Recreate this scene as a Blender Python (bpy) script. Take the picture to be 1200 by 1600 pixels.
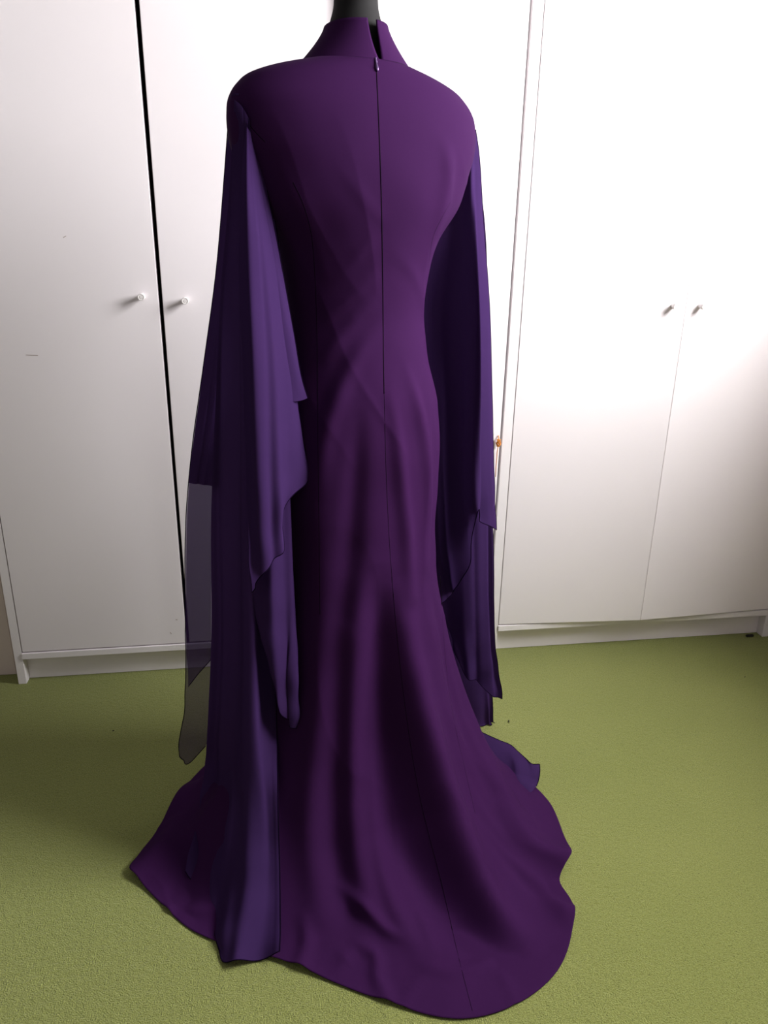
import bpy, bmesh, math, random
import numpy as np
from mathutils import Vector, Matrix
from mathutils.bvhtree import BVHTree

scene = bpy.context.scene
for o in list(bpy.data.objects):
    bpy.data.objects.remove(o)
COL = scene.collection
random.seed(7)
RNG = np.random.default_rng(7)

# ------------------------------------------------------------------ camera
CAM = np.array([0.7301, -1.9942, 1.2072])
YAW, PITCH, ROLL, FPX = 0.1524, 0.3464, 0.0166, 1193.9
_f = np.array([math.sin(YAW)*math.cos(PITCH), math.cos(YAW)*math.cos(PITCH), -math.sin(PITCH)])
_r = np.array([math.cos(YAW), -math.sin(YAW), 0.0])
_u = np.cross(_r, _f)
_r2 = _r*math.cos(ROLL) + _u*math.sin(ROLL)
_u2 = -_r*math.sin(ROLL) + _u*math.cos(ROLL)
cam_data = bpy.data.cameras.new('camera')
cam_data.sensor_fit = 'VERTICAL'
cam_data.sensor_height = 36.0
cam_data.lens = FPX*36.0/1600.0
cam_data.clip_start = 0.02
cam = bpy.data.objects.new('camera', cam_data)
COL.objects.link(cam)
cam.matrix_world = Matrix(((_r2[0], _u2[0], -_f[0], CAM[0]),
                           (_r2[1], _u2[1], -_f[1], CAM[1]),
                           (_r2[2], _u2[2], -_f[2], CAM[2]),
                           (0, 0, 0, 1)))
scene.camera = cam

def ray(px, py):
    return CAM, _f + _r2*(px-600)/FPX + _u2*(800-py)/FPX
def atY(px, py, Y):
    c, d = ray(px, py)
    return c + d*(Y-c[1])/d[1]
def atZ(px, py, Z=0.0):
    c, d = ray(px, py)
    return c + d*(Z-c[2])/d[2]

# ------------------------------------------------------------------ world, light, exposure
world = bpy.data.worlds.new('world'); scene.world = world
world.use_nodes = True
bg = world.node_tree.nodes['Background']
bg.inputs['Color'].default_value = (1.0, 0.92, 0.95, 1)
bg.inputs['Strength'].default_value = 0.22

WIN_Y0, WIN_Y1, WIN_Z0, WIN_Z1, WALL_X = -1.60, -0.46, 1.38, 2.60, 2.44
la = bpy.data.lights.new('daylight', 'AREA')
la.shape = 'RECTANGLE'
la.size = WIN_Z1-WIN_Z0
la.size_y = WIN_Y1-WIN_Y0
la.energy = 185
la.color = (1.0, 0.965, 0.975)
lo = bpy.data.objects.new('daylight', la); COL.objects.link(lo)
lo.location = (WALL_X+0.215, (WIN_Y0+WIN_Y1)/2, (WIN_Z0+WIN_Z1)/2)
lo.rotation_euler = (0, math.radians(90), 0)      # shines towards -X

vs = scene.view_settings
vs.view_transform = 'Standard'
vs.look = 'None'
vs.gamma = 1.0
vs.use_curve_mapping = False
vs.exposure = 0.18

# ------------------------------------------------------------------ materials
def srgb(r, g, b):
    def c(v):
        v /= 255.0
        return v/12.92 if v <= 0.04045 else ((v+0.055)/1.055)**2.4
    return (c(r), c(g), c(b), 1.0)

def mat(name, col, rough=0.5, noise=None, bump=None, sheen=0.0, spec=0.5, metal=0.0, coat=0.0):
    """noise=(scale, amount) colour mottling; bump=(scale, strength, distance)."""
    m = bpy.data.materials.new(name); m.use_nodes = True
    nt = m.node_tree; b = nt.nodes['Principled BSDF']
    b.inputs['Base Color'].default_value = col
    b.inputs['Roughness'].default_value = rough
    b.inputs['Metallic'].default_value = metal
    b.inputs['Specular IOR Level'].default_value = spec
    b.inputs['Sheen Weight'].default_value = sheen
    b.inputs['Coat Weight'].default_value = coat
    tc = nt.nodes.new('ShaderNodeTexCoord')
    if noise:
        n = nt.nodes.new('ShaderNodeTexNoise'); n.inputs['Scale'].default_value = noise[0]
        n.inputs['Detail'].default_value = 5
        nt.links.new(tc.outputs['Object'], n.inputs['Vector'])
        r = nt.nodes.new('ShaderNodeValToRGB')
        k = noise[1]
        r.color_ramp.elements[0].position = 0.3; r.color_ramp.elements[1].position = 0.7
        r.color_ramp.elements[0].color = tuple(c*(1-k) for c in col[:3]) + (1,)
        r.color_ramp.elements[1].color = tuple(min(1, c*(1+k)) for c in col[:3]) + (1,)
        nt.links.new(n.outputs['Fac'], r.inputs['Fac'])
        nt.links.new(r.outputs['Color'], b.inputs['Base Color'])
    if bump:
        n = nt.nodes.new('ShaderNodeTexNoise'); n.inputs['Scale'].default_value = bump[0]
        n.inputs['Detail'].default_value = 3
        nt.links.new(tc.outputs['Object'], n.inputs['Vector'])
        bp = nt.nodes.new('ShaderNodeBump')
        bp.inputs['Strength'].default_value = bump[1]
        bp.inputs['Distance'].default_value = bump[2]
        nt.links.new(n.outputs['Fac'], bp.inputs['Height'])
        nt.links.new(bp.outputs['Normal'], b.inputs['Normal'])
    return m

M_white = mat('white_laminate', srgb(240, 234, 236), 0.42, noise=(3, 0.012), bump=(220, 0.05, 0.0005), spec=0.35)
M_white_edge = mat('white_edge', srgb(238, 233, 234), 0.45, spec=0.3)
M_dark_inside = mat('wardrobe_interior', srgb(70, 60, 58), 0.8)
M_knob = mat('knob_plastic', srgb(238, 234, 232), 0.35)
M_wall = mat('wall_paint', srgb(222, 214, 206), 0.9, noise=(6, 0.02))
M_ceiling = mat('ceiling_paint', srgb(235, 232, 228), 0.95, noise=(6, 0.01))
M_trim = mat('painted_board', srgb(214, 200, 190), 0.5, noise=(8, 0.02))
M_dress = mat('purple_crepe', srgb(50, 21, 60), 0.85, noise=(900, 0.05), bump=(1400, 0.12, 0.0006), sheen=0.0, spec=0.03)
M_seam = mat('seam_groove_shade', srgb(14, 5, 18), 0.9, spec=0.05)  # near-black colour stands in for the shade of a sunken seam
M_zip = mat('zip_groove_shade', srgb(14, 5, 18), 0.9, spec=0.05)  # shade of the zip's groove put into the colour
M_zip_metal = mat('zip_pull_enamel', srgb(120, 96, 140), 0.3, metal=0.6)
M_form = mat('black_jersey', srgb(22, 21, 22), 0.85, noise=(60, 0.10), bump=(900, 0.1, 0.0006), spec=0.3)
M_iron = mat('black_metal', srgb(26, 26, 28), 0.4, metal=0.5)
M_gold = mat('orange_cord', srgb(196, 120, 30), 0.6, noise=(300, 0.3))
M_lint = mat('dark_lint', srgb(24, 20, 18), 0.9)
M_scuff = mat('scuff', srgb(150, 130, 118), 0.9)
M_hem = mat('rolled_hem_thread', srgb(20, 11, 30), 0.9, spec=0.0)

def carpet_material():
    m = bpy.data.materials.new('green_carpet'); m.use_nodes = True
    nt = m.node_tree; b = nt.nodes['Principled BSDF']
    b.inputs['Roughness'].default_value = 0.95
    b.inputs['Specular IOR Level'].default_value = 0.1
    b.inputs['Sheen Weight'].default_value = 0.15
    tc = nt.nodes.new('ShaderNodeTexCoord')
    def noise(scale, detail):
        n = nt.nodes.new('ShaderNodeTexNoise')
        n.inputs['Scale'].default_value = scale; n.inputs['Detail'].default_value = detail
        nt.links.new(tc.outputs['Object'], n.inputs['Vector']); return n
    fine = noise(420, 3); mid = noise(90, 3); big = noise(2.2, 2)
    r = nt.nodes.new('ShaderNodeValToRGB')
    r.color_ramp.elements[0].position = 0.28; r.color_ramp.elements[0].color = srgb(110, 117, 53)
    r.color_ramp.elements[1].position = 0.70; r.color_ramp.elements[1].color = srgb(159, 165, 94)
    nt.links.new(fine.outputs['Fac'], r.inputs['Fac'])
    r2 = nt.nodes.new('ShaderNodeValToRGB')
    r2.color_ramp.elements[0].position = 0.3; r2.color_ramp.elements[0].color = (0.90, 0.92, 0.86, 1)
    r2.color_ramp.elements[1].position = 0.7; r2.color_ramp.elements[1].color = (1.0, 1.0, 1.0, 1)
    nt.links.new(big.outputs['Fac'], r2.inputs['Fac'])
    mx = nt.nodes.new('ShaderNodeMix'); mx.data_type = 'RGBA'; mx.blend_type = 'MULTIPLY'
    mx.inputs['Factor'].default_value = 1
    nt.links.new(r.outputs['Color'], mx.inputs['A']); nt.links.new(r2.outputs['Color'], mx.inputs['B'])
    # sparse dark specks mixed into the pile colour
    sp = noise(230, 2)
    r3 = nt.nodes.new('ShaderNodeValToRGB')
    r3.color_ramp.elements[0].position = 0.27; r3.color_ramp.elements[0].color = (0.55, 0.55, 0.48, 1)
    r3.color_ramp.elements[1].position = 0.37; r3.color_ramp.elements[1].color = (1, 1, 1, 1)
    nt.links.new(sp.outputs['Fac'], r3.inputs['Fac'])
    mx2 = nt.nodes.new('ShaderNodeMix'); mx2.data_type = 'RGBA'; mx2.blend_type = 'MULTIPLY'
    mx2.inputs['Factor'].default_value = 1
    nt.links.new(mx.outputs['Result'], mx2.inputs['A']); nt.links.new(r3.outputs['Color'], mx2.inputs['B'])
    nt.links.new(mx2.outputs['Result'], b.inputs['Base Color'])
    add = nt.nodes.new('ShaderNodeMath'); add.operation = 'MULTIPLY_ADD'
    nt.links.new(mid.outputs['Fac'], add.inputs[0]); add.inputs[1].default_value = 0.8
    nt.links.new(fine.outputs['Fac'], add.inputs[2])
    bp = nt.nodes.new('ShaderNodeBump'); bp.inputs['Strength'].default_value = 0.85
    bp.inputs['Distance'].default_value = 0.006
    nt.links.new(add.outputs[0], bp.inputs['Height'])
    nt.links.new(bp.outputs['Normal'], b.inputs['Normal'])
    return m
M_carpet = carpet_material()

def chiffon_material(name, col, alpha):
    m = bpy.data.materials.new(name); m.use_nodes = True
    nt = m.node_tree
    for n in list(nt.nodes):
        if n.type != 'OUTPUT_MATERIAL': nt.nodes.remove(n)
    out = [n for n in nt.nodes if n.type == 'OUTPUT_MATERIAL'][0]
    d = nt.nodes.new('ShaderNodeBsdfPrincipled')
    d.inputs['Base Color'].default_value = col; d.inputs['Roughness'].default_value = 0.6
    d.inputs['Sheen Weight'].default_value = 0.0; d.inputs['Specular IOR Level'].default_value = 0.0
    tl = nt.nodes.new('ShaderNodeBsdfTranslucent'); tl.inputs['Color'].default_value = col
    tp = nt.nodes.new('ShaderNodeBsdfTransparent'); tp.inputs['Color'].default_value = (0.86, 0.82, 0.95, 1)
    tc = nt.nodes.new('ShaderNodeTexCoord')
    n = nt.nodes.new('ShaderNodeTexNoise'); n.inputs['Scale'].default_value = 1500
    nt.links.new(tc.outputs['Object'], n.inputs['Vector'])
    bp = nt.nodes.new('ShaderNodeBump'); bp.inputs['Strength'].default_value = 0.1; bp.inputs['Distance'].default_value = 0.0005
    nt.links.new(n.outputs['Fac'], bp.inputs['Height']); nt.links.new(bp.outputs['Normal'], d.inputs['Normal'])
    m1 = nt.nodes.new('ShaderNodeMixShader'); m1.inputs[0].default_value = 0.28
    nt.links.new(d.outputs[0], m1.inputs[1]); nt.links.new(tl.outputs[0], m1.inputs[2])
    m2 = nt.nodes.new('ShaderNodeMixShader'); m2.inputs[0].default_value = alpha
    nt.links.new(tp.outputs[0], m2.inputs[1]); nt.links.new(m1.outputs[0], m2.inputs[2])
    nt.links.new(m2.outputs[0], out.inputs['Surface'])
    return m
M_chiffon = chiffon_material('purple_chiffon', srgb(60, 39, 82), 0.68)
M_chiffon2 = chiffon_material('lined_purple_chiffon', srgb(60, 39, 82), 1.0)

def glass_material():
    m = bpy.data.materials.new('window_glass'); m.use_nodes = True
    nt = m.node_tree
    for n in list(nt.nodes):
        if n.type != 'OUTPUT_MATERIAL': nt.nodes.remove(n)
    out = [n for n in nt.nodes if n.type == 'OUTPUT_MATERIAL'][0]
    tp = nt.nodes.new('ShaderNodeBsdfTransparent'); tp.inputs['Color'].default_value = (0.96, 0.97, 0.97, 1)
    gl = nt.nodes.new('ShaderNodeBsdfGlossy'); gl.inputs['Roughness'].default_value = 0.02
    mx = nt.nodes.new('ShaderNodeMixShader'); mx.inputs[0].default_value = 0.05
    nt.links.new(tp.outputs[0], mx.inputs[1]); nt.links.new(gl.outputs[0], mx.inputs[2])
    nt.links.new(mx.outputs[0], out.inputs['Surface'])
    return m
M_glass = glass_material()

# ------------------------------------------------------------------ object helpers
def link(o, parent=None):
    COL.objects.link(o)
    if parent is not None:
        o.parent = parent
    return o

def mesh_obj(name, verts, faces, m, parent=None, smooth=False):
    me = bpy.data.meshes.new(name)
    me.from_pydata([tuple(map(float, v)) for v in verts], [], faces)
    me.materials.append(m); me.update()
    if smooth:
        me.polygons.foreach_set('use_smooth', [True]*len(me.polygons))
    o = bpy.data.objects.new(name, me)
    return link(o, parent)

def empty(name, loc, label=None, cat=None, group=None):
    o = bpy.data.objects.new(name, None); link(o); o.location = loc
    o.empty_display_size = 0.1
    if label: o['label'] = label
    if cat: o['category'] = cat
    if group: o['group'] = group
    return o

def bm_box(bm, x0, x1, y0, y1, z0, z1):
    vs_ = [bm.verts.new(p) for p in ((x0,y0,z0),(x1,y0,z0),(x1,y1,z0),(x0,y1,z0),(x0,y0,z1),(x1,y0,z1),(x1,y1,z1),(x0,y1,z1))]
    for f in ((0,3,2,1),(4,5,6,7),(0,1,5,4),(1,2,6,5),(2,3,7,6),(3,0,4,7)):
        bm.faces.new([vs_[i] for i in f])

def box(name, x0, x1, y0, y1, z0, z1, m, parent=None, bevel=0.0, origin=None):
    bm = bmesh.new(); bm_box(bm, x0, x1, y0, y1, z0, z1)
    if bevel:
        bmesh.ops.bevel(bm, geom=bm.edges[:], offset=bevel, segments=2, affect='EDGES')
    return bm_obj(name, bm, m, parent)

def bm_obj(name, bm, m, parent=None, smooth=False):
    bmesh.ops.recalc_face_normals(bm, faces=bm.faces[:])
    me = bpy.data.meshes.new(name); bm.to_mesh(me); bm.free()
    me.materials.append(m)
    if smooth:
        me.polygons.foreach_set('use_smooth', [True]*len(me.polygons))
    return link(bpy.data.objects.new(name, me), parent)

def tube(name, pts, rad, m, parent=None, seg=6, closed=False):
    pts = np.asarray(pts, float); n = len(pts)
    rad = np.broadcast_to(np.asarray(rad, float), (n,))
    T = np.gradient(pts, axis=0)
    T /= np.linalg.norm(T, axis=1)[:, None] + 1e-12
    ref = np.array([0.31, 0.77, 0.55])
    A = np.cross(T, ref); A /= np.linalg.norm(A, axis=1)[:, None] + 1e-12
    B = np.cross(T, A)
    vs_ = []; fs = []
    for k in range(seg):
        a = 2*math.pi*k/seg
        vs_.append(pts + (A*math.cos(a) + B*math.sin(a))*rad[:, None])
    V = np.stack(vs_, 1).reshape(-1, 3)
    for i in range(n-1):
        for k in range(seg):
            k2 = (k+1) % seg
            fs.append((i*seg+k, i*seg+k2, (i+1)*seg+k2, (i+1)*seg+k))
    fs.append(tuple(range(seg-1, -1, -1))); fs.append(tuple((n-1)*seg+k for k in range(seg)))
    return mesh_obj(name, V, fs, m, parent, smooth=True)

def lathe(name, prof, m, parent=None, seg=24, axis='z'):
    """prof: list of (radius, height)."""
    V = []; F = []
    for r, h in prof:
        for k in range(seg):
            a = 2*math.pi*k/seg
            p = (r*math.cos(a), r*math.sin(a), h)
            if axis == '-y': p = (p[0], -p[2], p[1])
            V.append(p)
    for i in range(len(prof)-1):
        for k in range(seg):
            k2 = (k+1) % seg
            F.append((i*seg+k, i*seg+k2, (i+1)*seg+k2, (i+1)*seg+k))
    F.append(tuple(range(seg-1, -1, -1))); F.append(tuple((len(prof)-1)*seg+k for k in range(seg)))
    o = mesh_obj(name, V, F, m, parent, smooth=True)
    md = o.modifiers.new('split', 'EDGE_SPLIT'); md.split_angle = math.radians(40)
    return o

# ------------------------------------------------------------------ the room
XL, XR, YB, YF, ZC = -1.0, WALL_X, 0.60, -3.2, 2.75
fl = box('floor', XL-0.1, XR+0.20, YF, YB+0.1, -0.06, 0.0, M_carpet); fl['kind'] = 'structure'
fl['label'] = 'apple green short pile carpet covering the floor'
w = box('wall_back', XL-0.1, XR+0.20, YB, YB+0.1, 0, ZC, M_wall); w['kind'] = 'structure'
bm = bmesh.new()
bm_box(bm, XR, XR+0.20, YF, WIN_Y0, 0, ZC); bm_box(bm, XR, XR+0.20, WIN_Y1, YB, 0, ZC)
bm_box(bm, XR, XR+0.20, WIN_Y0, WIN_Y1, 0, WIN_Z0); bm_box(bm, XR, XR+0.20, WIN_Y0, WIN_Y1, WIN_Z1, ZC)
w = bm_obj('wall_right', bm, M_wall); w['kind'] = 'structure'
# the window in the right-hand wall that lights the room
bm = bmesh.new()
for (a0, a1, b0, b1) in ((WIN_Y0, WIN_Y0+0.05, WIN_Z0, WIN_Z1), (WIN_Y1-0.05, WIN_Y1, WIN_Z0, WIN_Z1),
                         (WIN_Y0+0.05, WIN_Y1-0.05, WIN_Z0, WIN_Z0+0.05), (WIN_Y0+0.05, WIN_Y1-0.05, WIN_Z1-0.05, WIN_Z1)):
    bm_box(bm, XR+0.12, XR+0.18, a0, a1, b0, b1)
win = bm_obj('window_1', bm, M_white_edge); win['kind'] = 'structure'
box('pane', XR+0.148, XR+0.152, WIN_Y0+0.05, WIN_Y1-0.05, WIN_Z0+0.05, WIN_Z1-0.05, M_glass, win)
# pale board standing back beside the left-hand wardrobe
t1 = box('trim_1', -0.130, -0.020, 0.055, 0.085, 0.0, 2.3, M_trim, bevel=0.002); t1['kind'] = 'structure'
t1['label'] = 'narrow beige painted board behind the left wardrobe edge'

# ------------------------------------------------------------------ wardrobes
T = 0.022; HT = 2.06; DEP = 0.55; DT = 0.018; RZ0, RZ1 = 0.080, 0.0985

def knob(parent, x, z, yfront):
    prof = [(0.0062, -0.001), (0.0062, 0.012), (0.0080, 0.0135), (0.0086, 0.016), (0.0086, 0.024),
            (0.0080, 0.0255), (0.0062, 0.0257), (0.0058, 0.0249), (0.0040, 0.0249), (0.0036, 0.0256), (0.0006, 0.0256)]
    k = lathe('knob', prof, M_knob, parent, axis='-y')
    k.location = (x, yfront, z)
    return k

def door(parent, xh, width, side, z0, z1, ajar=0.0, tilt=0.0, y_front=-0.0005):
    """hinged at world x = xh; side=+1: the door extends to +x, -1: to -x. The origin sits on the hinge."""
    x0, x1 = (0, width) if side > 0 else (-width, 0)
    d = box('door', x0, x1, 0, DT, 0, z1-z0, M_white, parent, bevel=0.0012)
    d.location = (xh-parent.location.x, y_front-parent.location.y, z0)
    d.rotation_euler = (0, tilt, -ajar if side > 0 else ajar)
    return d

# three-door wardrobe
LW = 1.359
wl = empty('wardrobe', (LW/2, DEP/2, 0), 'white three-door wardrobe at the left with round white knobs', 'wardrobe')
ox, oy = -LW/2, -DEP/2
def wbox(par, name, x0, x1, y0, y1, z0, z1, m, bevel=0.001):
    return box(name, x0-par.location.x, x1-par.location.x, y0-par.location.y, y1-par.location.y, z0, z1, m, par, bevel)
wbox(wl, 'side_panel', 0, T, 0, DEP, 0, HT, M_white_edge)
wbox(wl, 'side_panel', LW-T, LW, DT+0.002, DEP, 0, HT, M_white_edge)
wbox(wl, 'bottom_rail', T, LW-T, -0.004, DEP-0.012, RZ0, RZ1, M_white_edge)
wbox(wl, 'plinth', T, LW-T, 0.030, 0.046, 0, RZ0, M_white)
wbox(wl, 'top_panel', T, LW-T, 0, DEP-0.012, HT-T, HT, M_white_edge)
wbox(wl, 'back_panel', T, LW-T, DEP-0.012, DEP-0.004, RZ1, HT-T, M_dark_inside)
wbox(wl, 'divider_panel', 0.915, 0.933, 0.022, DEP-0.012, RZ1, HT-T, M_dark_inside)
Z0 = RZ1+0.003; Z1 = HT-T-0.003
d1 = door(wl, T+0.002, 0.4455, 1, Z0, Z1)
knob(d1, 0.4455-0.037, 1.060-Z0, 0)
d2 = door(wl, 0.921, 0.4435, -1, Z0+0.001, Z1, tilt=0.0016)
knob(d2, -0.4435+0.056, 1.050-Z0, 0)
d3 = door(wl, LW, 0.434, -1, Z0, Z1, ajar=math.radians(2.6))
knob(d3, -0.428+0.048, 1.065-Z0, 0)
# small chips in the laminate of the left door
def scuff(door_, x, z, l, a):
    s = box('scuff', -l/2, l/2, -0.0004, 0.0002, -0.0006, 0.0006, M_scuff, door_)
    s.location = (x, 0, z); s.rotation_euler = (0, a, 0)
pz = lambda px, py: atY(px, py, 0.0)
for (px, py, l, a) in ((101, 370, 0.008, -0.5), (50, 555, 0.028, 0.05), (276, 968, 0.005, 0.2), (267, 989, 0.006, 1.0)):
    P = pz(px, py); scuff(d1, P[0]-(T+0.002), P[2]-Z0, l, a)

# two-door wardrobe
RX0 = LW+0.006; RW = 0.944
wr = empty('wardrobe', (RX0+RW/2, DEP/2, 0), 'white two-door wardrobe at the right with doors slightly ajar', 'wardrobe')
wbox(wr, 'side_panel', RX0, RX0+0.028, 0, DEP, 0, HT, M_white_edge)
wbox(wr, 'side_panel', RX0+RW-T, RX0+RW, 0, DEP, 0, HT, M_white_edge)
wbox(wr, 'bottom_rail', RX0+0.028, RX0+RW-T, -0.004, DEP-0.012, RZ0, RZ1, M_white_edge)
wbox(wr, 'plinth', RX0+0.028, RX0+RW-T, 0.030, 0.046, 0, RZ0, M_white)
wbox(wr, 'top_panel', RX0+0.028, RX0+RW-T, 0, DEP-0.012, HT-T, HT, M_white_edge)
wbox(wr, 'back_panel', RX0+0.028, RX0+RW-T, DEP-0.012, DEP-0.004, RZ1, HT-T, M_dark_inside)
dw = (RW-0.028-T)/2-0.0005
d4 = door(wr, RX0+0.0290, dw, 1, Z0, Z1, ajar=math.radians(3.2))
knob(d4, dw-0.036, 1.044-Z0, 0)
d5 = door(wr, RX0+RW-T-0.001, dw, -1, Z0, Z1, ajar=math.radians(3.2))
knob(d5, -dw+0.041, 1.044-Z0, 0)

# ------------------------------------------------------------------ the gown: frame of reference
TH = math.radians(20)
AX = np.array([0.895, -0.545])                       # vertical axis of the dress form
E_ = np.array([math.cos(TH), math.sin(TH)])          # lateral, to the right when seen from behind
N_ = np.array([math.sin(TH), -math.cos(TH)])         # out of the back
def smooth_interp(x, xp, fp):
    """monotone-ish cubic (Catmull-Rom with finite differences) interpolation"""
    x = np.asarray(x, float); xp = np.asarray(xp, float); fp = np.asarray(fp, float)
    m = np.gradient(fp, xp)
    i = np.clip(np.searchsorted(xp, x)-1, 0, len(xp)-2)
    h = xp[i+1]-xp[i]; t = np.clip((x-xp[i])/h, 0, 1)
    return ((1+2*t)*(1-t)**2*fp[i] + t*(1-t)**2*h*m[i] + t*t*(3-2*t)*fp[i+1] + t*t*(t-1)*h*m[i+1])

# z, half width, half depth, shift along lateral, shift along back normal
RINGS = np.array([
    (0.560, 0.168, 0.142, 0.000, 0.010),
    (0.650, 0.166, 0.138, 0.000, 0.005),
    (0.750, 0.170, 0.136, 0.000, 0.003),
    (0.850, 0.168, 0.134, 0.000, 0.003),
    (0.920, 0.158, 0.126, 0.000, 0.002),
    (1.000, 0.141, 0.108, 0.000, 0.000),
    (1.070, 0.134, 0.098, 0.000, 0.000),
    (1.130, 0.140, 0.104, 0.000, 0.000),
    (1.200, 0.158, 0.116, 0.000, 0.002),
    (1.260, 0.198, 0.124, 0.000, 0.004),
    (1.310, 0.214, 0.122, 0.000, 0.006),
    (1.350, 0.227, 0.117, 0.000, 0.006),
    (1.385, 0.229, 0.111, 0.000, 0.005),
    (1.410, 0.224, 0.105, 0.000, 0.003),
    (1.430, 0.210, 0.098, 0.000, 0.000),
    (1.448, 0.186, 0.091, 0.000, -0.003),
    (1.464, 0.140, 0.083, 0.000, -0.005),
    (1.474, 0.098, 0.076, 0.000, -0.006),
])
def ring(z, u, grow=0.0):
    a = smooth_interp(z, RINGS[:, 0], RINGS[:, 1])+grow
    b = smooth_interp(z, RINGS[:, 0], RINGS[:, 2])+grow
    sx = smooth_interp(z, RINGS[:, 0], RINGS[:, 3]); sn = smooth_interp(z, RINGS[:, 0], RINGS[:, 4])
    la_ = a*np.sin(u)+sx; nn = b*np.cos(u)+sn
    xy = AX + la_[..., None]*E_ + nn[..., None]*N_
    return np.concatenate([xy, np.broadcast_to(np.asarray(z, float), u.shape)[..., None]], -1)

# hem outline on the carpet
HEM = [(1.285, -0.55), (1.325, -0.66), (1.322, -0.76), (1.312, -0.825), (1.268, -0.885), (1.274, -0.925), (1.245, -1.00), (1.205, -1.055),
       (1.121, -1.110), (1.005, -1.130), (0.884, -1.082), (0.802, -1.036), (0.716, -0.985), (0.630, -0.945),
       (0.554, -0.897), (0.485, -0.822), (0.440, -0.768), (0.420, -0.742), (0.432, -0.706), (0.452, -0.650), (0.485, -0.56), (0.53, -0.45), (0.65, -0.33), (0.85, -0.27), (1.05, -0.28), (1.20, -0.38)]
HC = np.array([0.905, -0.63])
hp = np.array(HEM)-HC
h_ang = np.arctan2(hp@E_, hp@N_); h_rad = np.hypot(hp[:, 0], hp[:, 1])
o_ = np.argsort(h_ang); h_ang = h_ang[o_]; h_rad = h_rad[o_]
ha = np.concatenate([h_ang[-3:]-2*math.pi, h_ang, h_ang[:3]+2*math.pi]); hr = np.concatenate([h_rad[-3:], h_rad, h_rad[:3]])
def hem(u):
    uu = (u+math.pi) % (2*math.pi)-math.pi
    r = smooth_interp(uu, ha, hr)
    return HC + (r*np.sin(uu))[..., None]*E_ + (r*np.cos(uu))[..., None]*N_

NU = 420
u_ = np.linspace(-math.pi, math.pi, NU, endpoint=False)
zb = np.concatenate([np.linspace(1.474, 1.40, 26), np.linspace(1.395, 0.56, 150)[0:]])
body = np.stack([ring(np.full(NU, z), u_) for z in zb])
NT = 150
tt = np.linspace(0, 1, NT+1)[1:]
Z0S = 0.56
P0 = ring(np.full(NU, Z0S), u_); H0 = hem(u_)
L0 = np.linalg.norm(H0-P0[:, :2], axis=1)
p_exp = 1.25 + 1.3*np.clip((L0-0.18)/0.30, 0, 1)
rows = []
for t in tt:
    h = (0.35*t + 0.65*t**1.7) 
    xy = P0[:, :2] + (H0-P0[:, :2])*h
    z = Z0S*(1-t)**p_exp*0.994 + 0.004
    rows.append(np.concatenate([xy, z[:, None]], 1))
skirt = np.stack(rows)
G = np.concatenate([body, skirt], 0)                 # rows x NU x 3
NR = G.shape[0]

def grid_faces(nr, nu, wrap):
    i = np.arange(nr-1)[:, None]; j = np.arange(nu if wrap else nu-1)[None, :]
    j2 = (j+1) % nu
    return np.stack([i*nu+j, (i+1)*nu+j, (i+1)*nu+j2, i*nu+j2], -1).reshape(-1, 4)
def grid_normals(G, wrap):
    if wrap: du = np.roll(G, -1, 1)-np.roll(G, 1, 1)
    else: du = np.gradient(G, axis=1)
    dv = np.gradient(G, axis=0)
    n = np.cross(dv, du); n /= np.linalg.norm(n, axis=-1)[..., None]+1e-12
    return n
F_body = grid_faces(NR, NU, True)
nrm = grid_normals(G, True)
# outward orientation
cen = np.array([AX[0], AX[1]])
if np.mean(np.sum((G[:150, :, :2]-cen)*nrm[:150, :, :2], -1)) < 0: nrm = -nrm
bvh = BVHTree.FromPolygons([Vector(v) for v in G.reshape(-1, 3)], [tuple(f) for f in F_body])
def on_body(px, py, lift=0.0, tree=None):
    c, d = ray(px, py); dn = d/np.linalg.norm(d)
    hit = (tree or bvh).ray_cast(Vector(c), Vector(dn))
    if hit[0] is None: P = atZ(px, py, 0.0) if py > 1050 else atY(px, py, AX[1]-0.03)
    else:
        P = np.array(hit[0])
    return P - dn*lift

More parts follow.
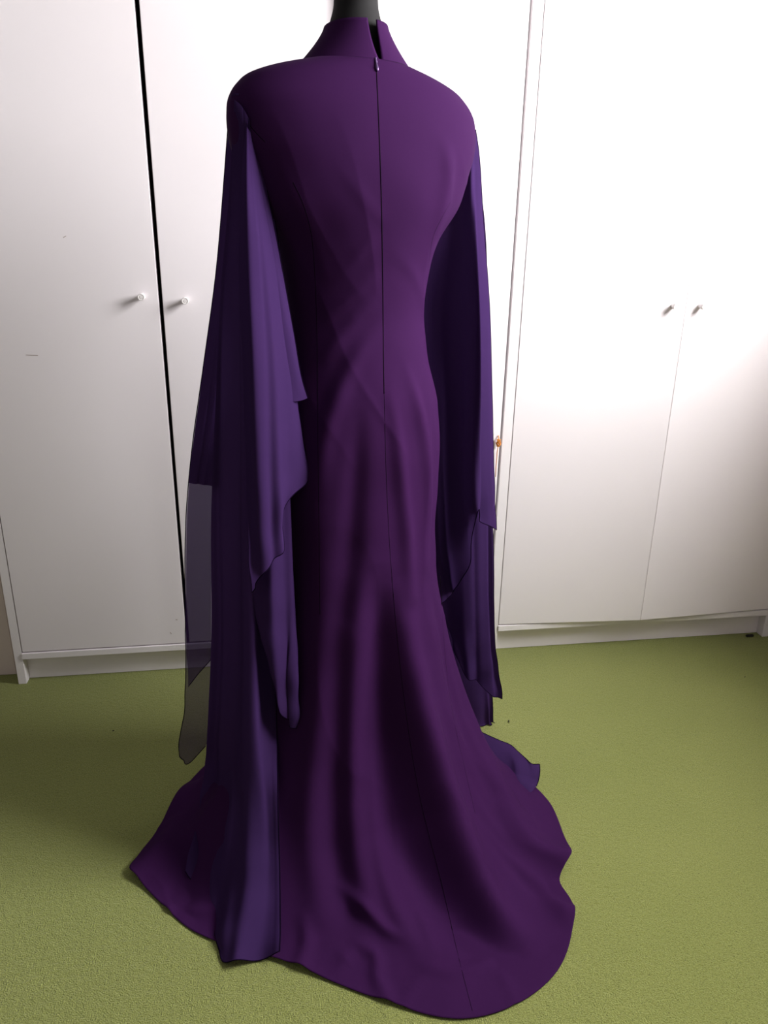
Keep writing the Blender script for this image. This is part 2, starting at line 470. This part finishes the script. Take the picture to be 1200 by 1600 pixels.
# folds: polyline over the photograph's rows laid on the cloth, each point (px, py, amplitude m, width m)
FOLDS = [
  # big ridge down the right of the train
  [(622, 900, 0.000, .03), (634, 1000, .018, .03), (650, 1100, .036, .034), (680, 1220, .050, .038), (724, 1340, .050, .040), (774, 1430, .034, .034), (820, 1482, .008, .03)],
  # valley left of it
  [(590, 880, 0, .03), (594, 1000, -.022, .035), (600, 1150, -.038, .046), (620, 1290, -.046, .054), (676, 1400, -.036, .05), (764, 1478, -.016, .04), (850, 1492, -.004, .03)],
  # ridge towards the right edge (notch in the hem)
  [(725, 1120, 0, .03), (775, 1230, .014, .03), (820, 1310, .02, .03), (885, 1345, .022, .03)],
  [(735, 1260, 0, .02), (790, 1330, -.012, .025), (840, 1380, -.018, .03), (885, 1400, -.018, .025)],
  [(740, 1275, 0, .012), (800, 1340, .008, .014), (850, 1385, .014, .02), (885, 1425, .016, .03)],
  # dark soft folds in the centre
  [(560, 850, 0, .03), (556, 1000, .010, .028), (552, 1150, .011, .024), (556, 1300, .012, .024), (575, 1410, .010, .026), (600, 1450, 0, .03)],
  [(535, 900, 0, .03), (528, 1050, -.010, .03), (520, 1200, -.016, .035), (520, 1330, -.016, .035), (545, 1420, -.006, .03)],
  [(585, 1000, 0, .02), (585, 1150, .006, .016), (590, 1300, .009, .016), (612, 1400, .012, .018), (650, 1480, .004, .02)],
  [(500, 620, 0, .03), (495, 800, .006, .03), (505, 1000, .010, .03), (500, 1150, .012, .03), (490, 1300, .012, .03), (500, 1430, .006, .03)],
  # train wrinkles
  [(520, 1375, .0, .012), (570, 1420, .011, .013), (605, 1455, .009, .011), (640, 1470, .0, .012)],
  [(640, 1390, .0, .012), (665, 1440, .007, .013), (680, 1500, .0, .012)],
  [(545, 1470, 0, .012), (585, 1492, .008, .012), (590, 1530, .008, .012), (606, 1565, .006, .014)],
  [(640, 1500, 0, .012), (700, 1520, .005, .014), (760, 1500, .006, .012), (800, 1470, 0, .012)],
  [(470, 1420, 0, .014), (480, 1470, .008, .014), (470, 1510, .008, .016)],
  [(350, 1420, 0, .014), (300, 1420, .008, .014), (268, 1420, .008, .016)],
  [(520, 1530, 0, .012), (540, 1500, .006, .014), (560, 1490, 0, .012)],
  # right skirt soft folds
  [(690, 930, 0, .02), (715, 1050, .008, .02), (760, 1180, .010, .022), (830, 1290, .008, .02)],
  [(668, 900, 0, .018), (690, 1000, -.006, .018), (728, 1150, -.008, .02), (770, 1240, -.006, .02)],
  # left skirt
  [(300, 1200, .004, .03), (270, 1290, .012, .03), (240, 1340, .014, .03), (210, 1370, .012, .03)],
  [(310, 1250, 0, .03), (290, 1340, -.012, .03), (280, 1430, -.010, .03)],
  # hip and back drag lines
  [(600, 510, 0, .014), (560, 555, .005, .015), (528, 620, .008, .018), (506, 700, .006, .018), (500, 780, 0, .018)],
  [(590, 470, 0, .012), (555, 500, .0035, .013), (520, 540, .003, .014), (500, 570, 0, .014)],
  [(606, 600, 0, .014), (622, 700, .007, .015), (634, 830, .009, .017), (640, 930, .006, .018)],
  [(630, 560, 0, .014), (655, 650, .007, .015), (668, 780, .007, .017), (664, 880, .003, .018)],
  [(560, 620, 0, .016), (556, 740, -.007, .02), (548, 860, -.009, .022), (540, 960, -.004, .02)],
  [(520, 250, 0, .012), (560, 300, .0012, .012), (590, 335, .001, .012), (610, 350, 0, .012)],
  [(430, 240, 0, .016), (450, 290, .002, .016), (480, 350, .003, .018), (505, 420, .001, .016)],
  [(690, 210, 0, .016), (700, 260, .005, .018), (690, 330, .004, .018), (670, 400, .001, .016)],
  [(610, 390, 0, .012), (640, 420, .0015, .012), (660, 470, .002, .013), (665, 520, 0, .014)],
  [(480, 440, 0, .012), (530, 425, .0015, .011), (560, 400, .0018, .010), (595, 360, 0, .01)],
  [(500, 500, 0, .012), (540, 470, .0018, .010), (575, 440, .0012, .010), (595, 430, 0, .01)],
]
disp = np.zeros(G.shape[:2])
Gf = G.reshape(-1, 3)
for fd in FOLDS:
    pts = np.array([on_body(p[0], p[1]) for p in fd])
    amp = np.array([p[2] for p in fd]); wid = np.array([p[3] for p in fd])
    # refine the polyline
    k = np.arange(len(pts)); kk = np.linspace(0, len(pts)-1, (len(pts)-1)*6+1)
    pts = np.stack([smooth_interp(kk, k, pts[:, c]) for c in range(3)], 1)
    amp = np.interp(kk, k, amp); wid = np.interp(kk, k, wid)
    lo_ = pts.min(0)-0.15; hi_ = pts.max(0)+0.15
    sel = np.where(np.all((Gf > lo_) & (Gf < hi_), axis=1))[0]
    if len(sel) == 0: continue
    Q = Gf[sel]; best = np.full(len(sel), 1e9); va = np.zeros(len(sel)); vw = np.ones(len(sel))
    for i in range(len(pts)-1):
        a, b = pts[i], pts[i+1]; ab = b-a
        s = np.clip(((Q-a)@ab)/(ab@ab+1e-12), 0, 1)
        d = np.linalg.norm(Q-(a+s[:, None]*ab), axis=1)
        m_ = d < best
        best[m_] = d[m_]; va[m_] = (amp[i]+(amp[i+1]-amp[i])*s)[m_]; vw[m_] = (wid[i]+(wid[i+1]-wid[i])*s)[m_]
    disp.reshape(-1)[sel] += va*np.exp(-(best/vw)**2)
# broad soft unevenness of the cloth
def vnoise(P, sc, seed):
    r = np.random.default_rng(seed); out = np.zeros(P.shape[:-1])
    for k in range(10):
        d = r.normal(size=3); d /= np.linalg.norm(d); ph = r.uniform(0, 6.28)
        out += np.sin(P@d*sc*r.uniform(0.6, 1.6)+ph)
    return out/4
zz = G[..., 2]
def creases(P, sc, seed):
    n = vnoise(P, sc, seed)
    return np.clip(1-np.abs(n)*2.2, 0, 1)**2
# slanting creases over the back, lengthwise ones over the skirt
u3 = np.stack([(G[..., :2]-AX)@E_, (G[..., :2]-AX)@N_, zz], -1)
sl = np.stack([u3[..., 0]*0.9+u3[..., 2]*0.55, u3[..., 1], u3[..., 2]*0.22-u3[..., 0]*0.25], -1)
disp += creases(sl, 30, 31)*0.0013*np.clip((1.40-zz)/0.12, 0, 1)*np.clip((zz-0.8)/0.1, 0, 1)
lw = np.stack([u3[..., 0], u3[..., 1]*0.8, u3[..., 2]*0.28], -1)
disp += creases(lw, 26, 37)*0.0030*np.clip((0.98-zz)/0.12, 0, 1)
disp += vnoise(G*np.array([1, 1, 0.45]), 34, 3)*0.0016*np.clip((1.45-zz)/0.2, 0, 1)
disp += vnoise(G*np.array([1, 1, 0.5]), 80, 5)*0.0006*np.clip((1.45-zz)/0.2, 0, 1)
front = np.clip(-np.cos(u_), 0, 1)[None, :]*np.clip((0.6-zz)/0.3, 0, 1)
disp += front*0.015*np.sin(u_*14)[None, :]
Gd = G + nrm*disp[..., None]
Gd[..., 2] = np.maximum(Gd[..., 2], 0.0025)
gown_z = Gd

dress = empty('evening_gown', (AX[0], AX[1], 0), 'long dark purple evening gown with chiffon cape sleeves on the dress form', 'gown')
off = np.array([AX[0], AX[1], 0.0])
def dmesh(name, V, F, m, parent=None, smooth=True, thick=0.0):
    o = mesh_obj(name, np.asarray(V).reshape(-1, 3)-off, [tuple(int(i) for i in f) for f in F], m, parent or dress, smooth)
    if thick:
        md = o.modifiers.new('thickness', 'SOLIDIFY'); md.thickness = thick; md.offset = 0
    return o
gown_body = dmesh('gown_body', Gd, F_body, M_dress, thick=0.0012)
bvh2 = BVHTree.FromPolygons([Vector(v) for v in Gd.reshape(-1, 3)], [tuple(f) for f in F_body])

# ---- collar: stands up round the neck, split at the back above the zip
NC = 121; NCR = 16
uz = math.radians(4)                                  # the opening sits at the zip
V = []
for i in range(NCR):
    s = i/(NCR-1)
    gap = 0.012 + 0.16*s**0.8
    uu = np.linspace(uz+gap*0.75, uz+2*math.pi-gap*1.1, NC)
    z = 1.470 + 0.060*s + 0.004*s*np.cos(uu)
    a = 0.099 - 0.047*(1-(1-s)**1.3)
    b = 0.0765 - 0.0225*(1-(1-s)**1.3)
    sn = -0.006
    la_ = a*np.sin(uu); nn = b*np.cos(uu)+sn
    xy = AX + la_[:, None]*E_ + nn[:, None]*N_
    V.append(np.concatenate([xy, z[:, None]], 1))
V = np.stack(V)
dmesh('collar', V, grid_faces(NCR, NC, False), M_dress, thick=0.0022)

# ---- seams, laid on the cloth
def seam(pxs, name='seam', r=0.0007, m=M_seam, tree=None):
    k = np.arange(len(pxs)); kk = np.linspace(0, len(pxs)-1, (len(pxs)-1)*14+1)
    P = np.array(pxs, float)
    q = np.stack([smooth_interp(kk, k, P[:, c]) for c in range(2)], 1)
    pts = np.array([on_body(a, b, 0.0002, tree or bvh2) for a, b in q])
    o = tube(name, pts-off, r, m, dress)
    return o
zipo = seam([(588, 108), (592, 200), (596, 320), (598, 450), (599, 560), (600, 615)], 'zip_closure', 0.0011, M_zip)
zipo['label'] = 'concealed zip running down the centre back'
seam([(600, 615), (604, 760), (612, 900), (630, 1080), (655, 1240), (690, 1380), (715, 1490), (738, 1580)])
seam([(458, 285), (474, 320), (487, 370), (493, 450), (496, 560), (497, 700), (499, 850), (500, 960)])
seam([(704, 315), (690, 340), (676, 372), (668, 420)])
seam([(688, 900), (694, 1010), (706, 1110), (728, 1210), (742, 1270)])
seam([(384, 188), (398, 205), (414, 222)])
zp = seam([(587, 86), (587, 92), (588, 98)], 'zip_slider', 0.0022, M_zip_metal)
P_a = on_body(587, 92, 0.004, bvh2); P_b = on_body(590, 111, 0.004, bvh2)
zpull = tube('zip_pull', np.linspace(P_a, P_b, 8)-off, np.array([.0008, .0010, .0012, .0017, .0024, .0027, .0024, .0010]), M_zip_metal, dress)
zpull['label'] = 'small purple metal zip pull'

# ---- chiffon sleeves
def crom(P, n):
    P = np.asarray(P, float); k = np.arange(len(P))
    d = np.concatenate([[0], np.cumsum(np.linalg.norm(np.diff(P, axis=0), axis=1)+1e-6)])
    x = np.linspace(0, d[-1], n)
    return np.stack([smooth_interp(x, d, P[:, c]) for c in range(P.shape[1])], 1)
def point(p):
    if p[0] == 'R':                                   # on the armhole: height and angle round the body
        return ring(np.array([p[1]]), np.array([math.radians(p[2])]), 0.004)[0]
    px, py, Y = p
    return on_body(px, py, Y, bvh2) if Y >= 0 else atY(px, py, Y)

def sheet(name, cols, nu=60, nv=120, pleat=None, m=None, parent=None, hems=('bottom',), seed=1, thick=0.0):
    """cols: control columns from left to right, each from top to bottom, points (px, py, world Y or lift over the gown)."""
    C = np.stack([crom([point(p) for p in c], nv) for c in cols], 1)      # nv x ncol x 3
    k = np.arange(C.shape[1]); kk = np.linspace(0, C.shape[1]-1, nu)
    S = np.stack([np.stack([smooth_interp(kk, k, C[i, :, c]) for c in range(3)], 1) for i in range(nv)])
    n = grid_normals(S, False)
    if pleat:
        cnt, a0, a1 = pleat
        v = np.linspace(0, 1, nv)[:, None]; u = np.linspace(0, 1, nu)[None, :]
        r = np.random.default_rng(seed)
        wav = np.zeros((nv, nu))
        for k in range(int(round(cnt*1.6))+1):                 # soft single folds of uneven width, fading in downwards
            c0 = r.uniform(0.05, 0.95); sl = r.uniform(-0.15, 0.15); wd = r.uniform(0.05, 0.13); v0 = r.uniform(-0.1, 0.5)
            wav += r.choice([-1, 1])*r.uniform(0.6, 1.2)*np.exp(-((u-c0-sl*(v-0.5))/wd)**2)*np.clip((v-v0)/0.4, 0, 1)
        env = np.clip(u/0.06, 0, 1)*np.clip((1-u)/0.06, 0, 1)
        S = S + n*((a0+(a1-a0)*v)*env*wav)[..., None]
        S = S + n*(vnoise(S*np.array([1, 1, 0.35]), 45, seed+10)*0.0015*v*env)[..., None]
        S = S + n*(vnoise(S, 70, seed+20)*0.0045*v**7)[..., None]      # the hem curls a little
    S[..., 2] = np.maximum(S[..., 2], 0.004)
    o = dmesh(name, S, grid_faces(nv, nu, False), m or (M_chiffon if (parent is None and seed == 2) else M_chiffon2), parent, thick=thick)
    for hname in hems:
        e = {'bottom': S[-1], 'left': S[:, 0], 'right': S[:, -1], 'top': S[0]}[hname]
        tube('rolled_hem', e-off, 0.0009, M_hem, o if parent is None else o)
    return o

# left sleeve, layers from far to near
YA = -0.60
left_far = sheet('sleeve', [
    [(361, 146, .003), (356, 200, -0.56), (350, 280, -0.55), (338, 420, -0.55), (318, 570, -0.55), (300, 700, -0.55), (291, 800, -0.55), (289, 930, -0.55), (290, 1040, -0.55), (288, 1110, -0.55), (280, 1160, -0.55), (279, 1183, -0.55)],
    [(365, 142, .003), (361, 200, -0.57), (357, 280, -0.56), (348, 420, -0.56), (332, 570, -0.56), (318, 700, -0.56), (308, 800, -0.56), (306, 930, -0.56), (307, 1040, -0.56), (306, 1110, -0.56), (299, 1165, -0.56), (292, 1195, -0.56)],
    [(370, 140, .003), (369, 200, -0.58), (367, 280, -0.57), (360, 420, -0.57), (350, 570, -0.57), (340, 700, -0.57), (333, 800, -0.57), (330, 930, -0.57), (330, 1040, -0.57), (330, 1110, -0.57), (328, 1150, -0.57), (322, 1165, -0.57)],
], pleat=(2, .001, .003), hems=('bottom', 'left'), seed=2)
left_far['label'] = 'sheer chiffon sleeve hanging from the left shoulder'
sheet('sleeve_layer', [
    [(300, 700, -0.575), (293, 800, -0.575), (291, 930, -0.575), (292, 1030, -0.575), (295, 1072, -0.575)],
    [(318, 700, -0.582), (309, 800, -0.582), (307, 930, -0.582), (307, 1020, -0.582), (309, 1054, -0.582)],
    [(342, 700, -0.59), (335, 800, -0.59), (333, 930, -0.59), (331, 1000, -0.59), (330, 1030, -0.59)],
], pleat=(2, .001, .003), hems=('bottom',), seed=9, parent=left_far, m=M_chiffon, nu=40, nv=60)
sheet('sleeve_layer', [
    [(362, 148, .006), (357, 200, -0.59), (350.5, 280, -0.585), (338.5, 420, -0.585), (318.5, 570, -0.585), (302, 690, -0.585), (294, 755, -0.585)],
    [(367, 146, .006), (366, 200, -0.60), (362, 280, -0.595), (352, 420, -0.595), (340, 570, -0.595), (327, 690, -0.595), (318, 757, -0.595)],
    [(373, 146, .006), (375, 200, -0.61), (373, 280, -0.60), (367, 420, -0.60), (360, 570, -0.60), (355, 690, -0.60), (350, 762, -0.60)],
], pleat=(2, .001, .003), hems=(), seed=5, parent=left_far)
sheet('sleeve_layer', [
    [(366, 156, .008), (358, 300, -0.61), (345, 450, -0.61), (336, 650, -0.61), (330, 800, -0.61), (330, 1000, -0.63), (325, 1120, -0.66), (316, 1230, .015), (300, 1320, .012), (291, 1362, .006)],
    [(372, 160, .008), (368, 300, -0.63), (358, 450, -0.63), (352, 650, -0.63), (350, 800, -0.63), (350, 1000, -0.65), (346, 1120, -0.68), (340, 1230, .025), (332, 1340, .018), (324, 1440, .008)],
    [(378, 166, .008), (378, 300, -0.65), (372, 450, -0.65), (372, 650, -0.65), (372, 800, -0.65), (374, 1000, -0.67), (373, 1120, -0.70), (370, 1230, .045), (360, 1380, .028), (345, 1500, .006)],
    [(383, 174, .008), (388, 300, -0.655), (388, 450, -0.665), (391, 650, -0.675), (393, 800, -0.685), (398, 1000, -0.715), (401, 1120, -0.745), (404, 1230, .060), (404, 1400, .032), (388, 1500, .016)],
    [(388, 184, .008), (400, 300, -0.65), (408, 450, -0.65), (414, 650, -0.64), (420, 800, -0.64), (428, 1000, -0.66), (432, 1120, -0.69), (434, 1230, .025), (438, 1400, .018), (438, 1488, .016)],
], pleat=(3.5, .003, .010), hems=('bottom', 'right'), seed=3, parent=left_far, nu=90, nv=150)
sheet('sleeve_layer', [
    [(386, 190, -0.65), (392, 400, -0.66), (395, 650, -0.68), (396, 850, -0.69), (398, 955, -0.70), (420, 988, -0.70)],
    [(391, 190, -0.65), (408, 400, -0.675), (420, 650, -0.69), (423, 850, -0.71), (426, 1000, -0.725), (434, 1102, -0.735)],
    [(396, 190, -0.65), (422, 400, -0.665), (436, 650, -0.68), (440, 850, -0.69), (444, 1000, -0.70), (450, 1126, -0.72)],
    [(400, 195, -0.645), (432, 400, -0.65), (446, 650, -0.665), (452, 850, -0.67), (461, 1000, -0.69), (464, 1060, -0.71), (466, 1140, -0.72)],
    [(403, 200, -0.64), (438, 400, -0.645), (450, 650, -0.65), (455, 850, -0.65), (470, 1000, -0.655), (478, 1090, -0.665), (484, 1150, -0.67)],
], pleat=(2.5, .002, .007), hems=('bottom', 'right'), seed=4, parent=left_far, nu=70)
sheet('sleeve_layer', [
    [(430, 900, -0.665), (432, 1000, -0.67), (440, 1110, -0.68), (446, 1150, -0.68)],
    [(442, 900, -0.66), (446, 1000, -0.665), (456, 1110, -0.675), (464, 1191, -0.68)],
    [(452, 900, -0.65), (464, 1000, -0.66), (474, 1110, -0.67), (482, 1158, -0.67)],
], pleat=None, hems=('bottom',), seed=7, parent=left_far, nu=24, nv=40)
sheet('sleeve_layer', [
    [(387, 195, -0.66), (392, 300, -0.675), (412, 420, -0.68), (430, 520, -0.69), (446, 600, -0.69), (455, 628, -0.69)],
    [(396, 200, -0.655), (408, 300, -0.67), (430, 420, -0.675), (450, 520, -0.68), (464, 600, -0.68), (470, 626, -0.68)],
    [(402, 210, -0.65), (418, 300, -0.66), (441, 420, -0.66), (459, 520, -0.665), (474, 600, -0.67), (481, 622, -0.67)],
], pleat=None, hems=('right',), seed=6, parent=left_far, nu=20)
sheet('sleeve_layer', [
    [(383, 190, -0.655), (376, 300, -0.66), (373, 400, -0.67), (379, 560, -0.69), (384, 720, -0.70), (389, 860, -0.715), (392, 926, -0.72)],
    [(385, 190, -0.665), (383, 300, -0.695), (384, 400, -0.715), (391, 560, -0.75), (396, 720, -0.765), (402, 850, -0.77), (405, 904, -0.77)],
    [(387, 190, -0.665), (395, 300, -0.69), (403, 400, -0.71), (413, 560, -0.74), (419, 720, -0.755), (424, 830, -0.76), (426, 874, -0.76)],
    [(389, 191, -0.665), (403, 300, -0.68), (416, 400, -0.695), (432, 560, -0.72), (440, 700, -0.735), (441, 800, -0.74), (440, 848, -0.74)],
    [(391, 193, -0.66), (409, 300, -0.67), (425, 400, -0.68), (445, 560, -0.695), (455, 680, -0.705), (452, 760, -0.71), (447, 786, -0.71)],
    [(393, 195, -0.655), (413, 300, -0.66), (432, 400, -0.665), (454, 560, -0.675), (466, 660, -0.68), (474, 730, -0.68), (478, 756, -0.68)],
    [(394, 197, -0.65), (415, 300, -0.655), (436, 400, -0.66), (459, 560, -0.665), (468, 650, -0.67), (478, 715, -0.67), (484, 737, -0.67)],
], pleat=(2.2, .001, .006), hems=('bottom', 'right'), seed=8, parent=left_far, nu=90)

# right sleeve
right_out = sheet('sleeve', [
    [('R', 1.27, 118), (672, 350, -0.42), (655, 480, -0.41), (662, 620, -0.40), (670, 760, -0.40), (682, 900, -0.41), (688, 945, -0.41)],
    [('R', 1.29, 110), (690, 345, -0.43), (674, 480, -0.44), (680, 620, -0.43), (684, 760, -0.43), (694, 890, -0.43), (700, 932, -0.43)],
    [('R', 1.31, 103), (706, 340, -0.445), (696, 480, -0.45), (700, 620, -0.45), (704, 760, -0.45), (712, 870, -0.45), (718, 910, -0.45)],
    [('R', 1.33, 96), (722, 340, -0.46), (718, 480, -0.47), (720, 620, -0.47), (724, 740, -0.47), (730, 820, -0.47), (738, 872, -0.47)],
    [('R', 1.35, 89), (737, 340, -0.475), (740, 480, -0.49), (741, 620, -0.50), (742, 720, -0.51), (744, 780, -0.51), (746, 800, -0.51)],
    [('R', 1.372, 84), (742, 250, -0.465), (747, 340, -0.475), (754, 480, -0.50), (757, 620, -0.51), (760, 720, -0.51), (763, 785, -0.50), (764, 815, -0.50)],
    [('R', 1.392, 80), (748, 235, -0.455), (755, 340, -0.45), (765, 480, -0.45), (769, 620, -0.45), (772, 730, -0.45), (774, 790, -0.45), (778, 828, -0.45)],
], pleat=(5, .003, .010), hems=('bottom', 'right'), seed=11, nu=100)
right_out['label'] = 'chiffon sleeve hanging from the right shoulder'
sheet('sleeve_layer', [
    [('R', 1.26, 128), (700, 300, -0.41), (665, 500, -0.38), (660, 700, -0.37), (665, 860, -0.37), (680, 935, -0.38), (702, 985, -0.39)],
    [('R', 1.30, 118), (724, 300, -0.42), (715, 500, -0.41), (710, 700, -0.40), (712, 860, -0.40), (716, 980, -0.40), (726, 1052, -0.41)],
    [('R', 1.33, 110), (740, 300, -0.42), (740, 500, -0.42), (738, 700, -0.42), (740, 860, -0.42), (744, 980, -0.42), (748, 1068, -0.42)],
    [('R', 1.36, 102), (747, 300, -0.42), (756, 500, -0.41), (758, 700, -0.41), (760, 860, -0.41), (765, 1000, -0.41), (770, 1088, -0.41)],
    [('R', 1.385, 95), (751, 300, -0.415), (763, 500, -0.40), (767, 700, -0.40), (771, 860, -0.40), (776, 1030, -0.40), (786, 1093, -0.40)],
], pleat=(2.5, .002, .007), hems=('bottom', 'right'), seed=12, parent=right_out, nu=80)
sheet('sleeve_layer', [
    [(670, 880, -0.36), (685, 1000, -0.36), (710, 1100, -0.36), (735, 1180, -0.36)],
    [(745, 900, -0.36), (747, 1000, -0.36), (752, 1090, -0.36), (760, 1150, -0.36)],
    [(764, 900, -0.35), (767, 1000, -0.35), (769, 1080, -0.35), (772, 1143, -0.35)],
], pleat=(1.5, .002, .005), hems=('bottom', 'right'), seed=13, parent=right_out, nu=40, nv=60)
# chiffon end trailing on the carpet
def floor_sheet(name, cols, parent, seed):
    C = np.stack([crom([atZ(px, py, z) for px, py, z in c], 40) for c in cols], 1)
    k = np.arange(C.shape[1]); kk = np.linspace(0, C.shape[1]-1, 40)
    S = np.stack([np.stack([smooth_interp(kk, k, C[i, :, c]) for c in range(3)], 1) for i in range(40)])
    S[..., 2] += np.abs(vnoise(S, 60, seed))*0.006
    S[..., 2] = np.maximum(S[..., 2], 0.004)
    o = dmesh(name, S, grid_faces(40, 40, False), M_chiffon2, parent)
    tube('rolled_hem', S[0]-off, 0.0010, M_hem, o); tube('rolled_hem', S[:, -1]-off, 0.0010, M_hem, o)
floor_sheet('sleeve_end', [
    [(735, 1138, .03), (748, 1190, .02), (775, 1240, .01)],
    [(778, 1156, .03), (790, 1190, .025), (800, 1235, .01)],
    [(800, 1166, .02), (806, 1195, .03), (812, 1240, .01)],
    [(818, 1184, .015), (822, 1205, .02), (826, 1242, .01)],
    [(830, 1197, .02), (832, 1212, .015), (832, 1240, .008)],
    [(843, 1196, .012), (843, 1212, .012), (838, 1232, .006)],
], right_out, 21)

# ------------------------------------------------------------------ the dress form inside
form = empty('dress_form', (AX[0], AX[1], 0), 'black fabric dress form, its neck showing above the purple collar', 'dress form')
zf = np.linspace(0.80, 1.462, 60); NF = 72
uf = np.linspace(-math.pi, math.pi, NF, endpoint=False)
Vt = np.stack([ring(np.full(NF, z), uf, -0.016) for z in zf])
Vt_faces = [tuple(int(i) for i in f) for f in grid_faces(60, NF, True)] + [tuple(range(NF)), tuple(59*NF+i for i in range(NF-1, -1, -1))]
mesh_obj('torso', Vt.reshape(-1, 3)-off, Vt_faces, M_form, form, smooth=True)
NECK = [(1.450, .064, .054), (1.490, .056, .050), (1.520, .0495, .046), (1.540, .0425, .041), (1.556, .0378, .037), (1.580, .0360, .036), (1.602, .0360, .036), (1.612, .034, .034), (1.617, .026, .026)]
NECK = np.array(NECK); zn = np.linspace(1.450, 1.617, 40)
Vn = []
for z in zn:
    a = smooth_interp(z, NECK[:, 0], NECK[:, 1]); b = smooth_interp(z, NECK[:, 0], NECK[:, 2])
    xy = AX + (a*np.sin(uf))[:, None]*E_ + (b*np.cos(uf)-0.006)[:, None]*N_
    Vn.append(np.concatenate([xy, np.full((NF, 1), z)], 1))
Vn = np.stack(Vn)
mesh_obj('neck', Vn.reshape(-1, 3)-off, [tuple(int(i) for i in f) for f in grid_faces(40, NF, True)] + [tuple(range(NF)), tuple(39*NF+i for i in range(NF-1, -1, -1))], M_form, form, smooth=True)
tube('pole', [(0, 0, 0.04), (0, 0, 0.4), (0, 0, 0.82)], 0.014, M_iron, form, seg=16)
for k in range(3):
    a = math.radians(90+120*k)
    tube('leg', [(0, 0, 0.10), (0.05*math.cos(a), 0.05*math.sin(a), 0.06), (0.16*math.cos(a), 0.16*math.sin(a), 0.012)], 0.008, M_iron, form, seg=10)

# ------------------------------------------------------------------ small things
Pk = atY(779, 692, -0.012)
g = empty('cord_knot', tuple(Pk), 'tiny orange cord knot hanging in the gap between the two wardrobes', 'cord')
a = np.linspace(0, 6*math.pi, 90)
tube('knot', np.stack([0.004*np.cos(a)*(1+0.3*np.cos(a*0.66)), 0.004*np.sin(a), 0.009*np.sin(a*0.66)], 1), 0.0022, M_gold, g)
tube('tail', [(0, 0, -0.006), (-0.001, 0.004, -0.03), (-0.001, 0.006, -0.07), (0.0, 0.006, -0.10)], 0.0011, M_gold, g)
tube('loop', [(0, 0, 0.006), (0.001, 0.004, 0.012), (0.001, 0.010, 0.018)], 0.0014, M_gold, g)
for (px, py, l, ang, lab) in ((177, 1142, .004, 0.3, 'black speck of lint on the carpet left of the gown'),
                              (795, 1127, .011, 1.3, 'short dark thread on the carpet beside the right sleeve'),
                              (1164, 1058, .004, 0.5, 'dark crumb on the carpet before the right wardrobe')):
    P = atZ(px, py, 0.002)
    o = tube('lint', [(-l/2*math.cos(ang), -l/2*math.sin(ang), 0), (0, 0, 0.0012), (l/2*math.cos(ang), l/2*math.sin(ang), 0.0)], [0.0008, 0.0016, 0.0008], M_lint)
    o.location = P; o['label'] = lab; o['category'] = 'lint'
P = atZ(1172, 993, 0.004)
o = box('cable_end', -0.014, 0.012, -0.004, 0.004, -0.004, 0.004, M_lint, bevel=0.002)
o.location = P; o['label'] = 'small flat dark strip at the right end of the plinth'; o['category'] = 'strip'
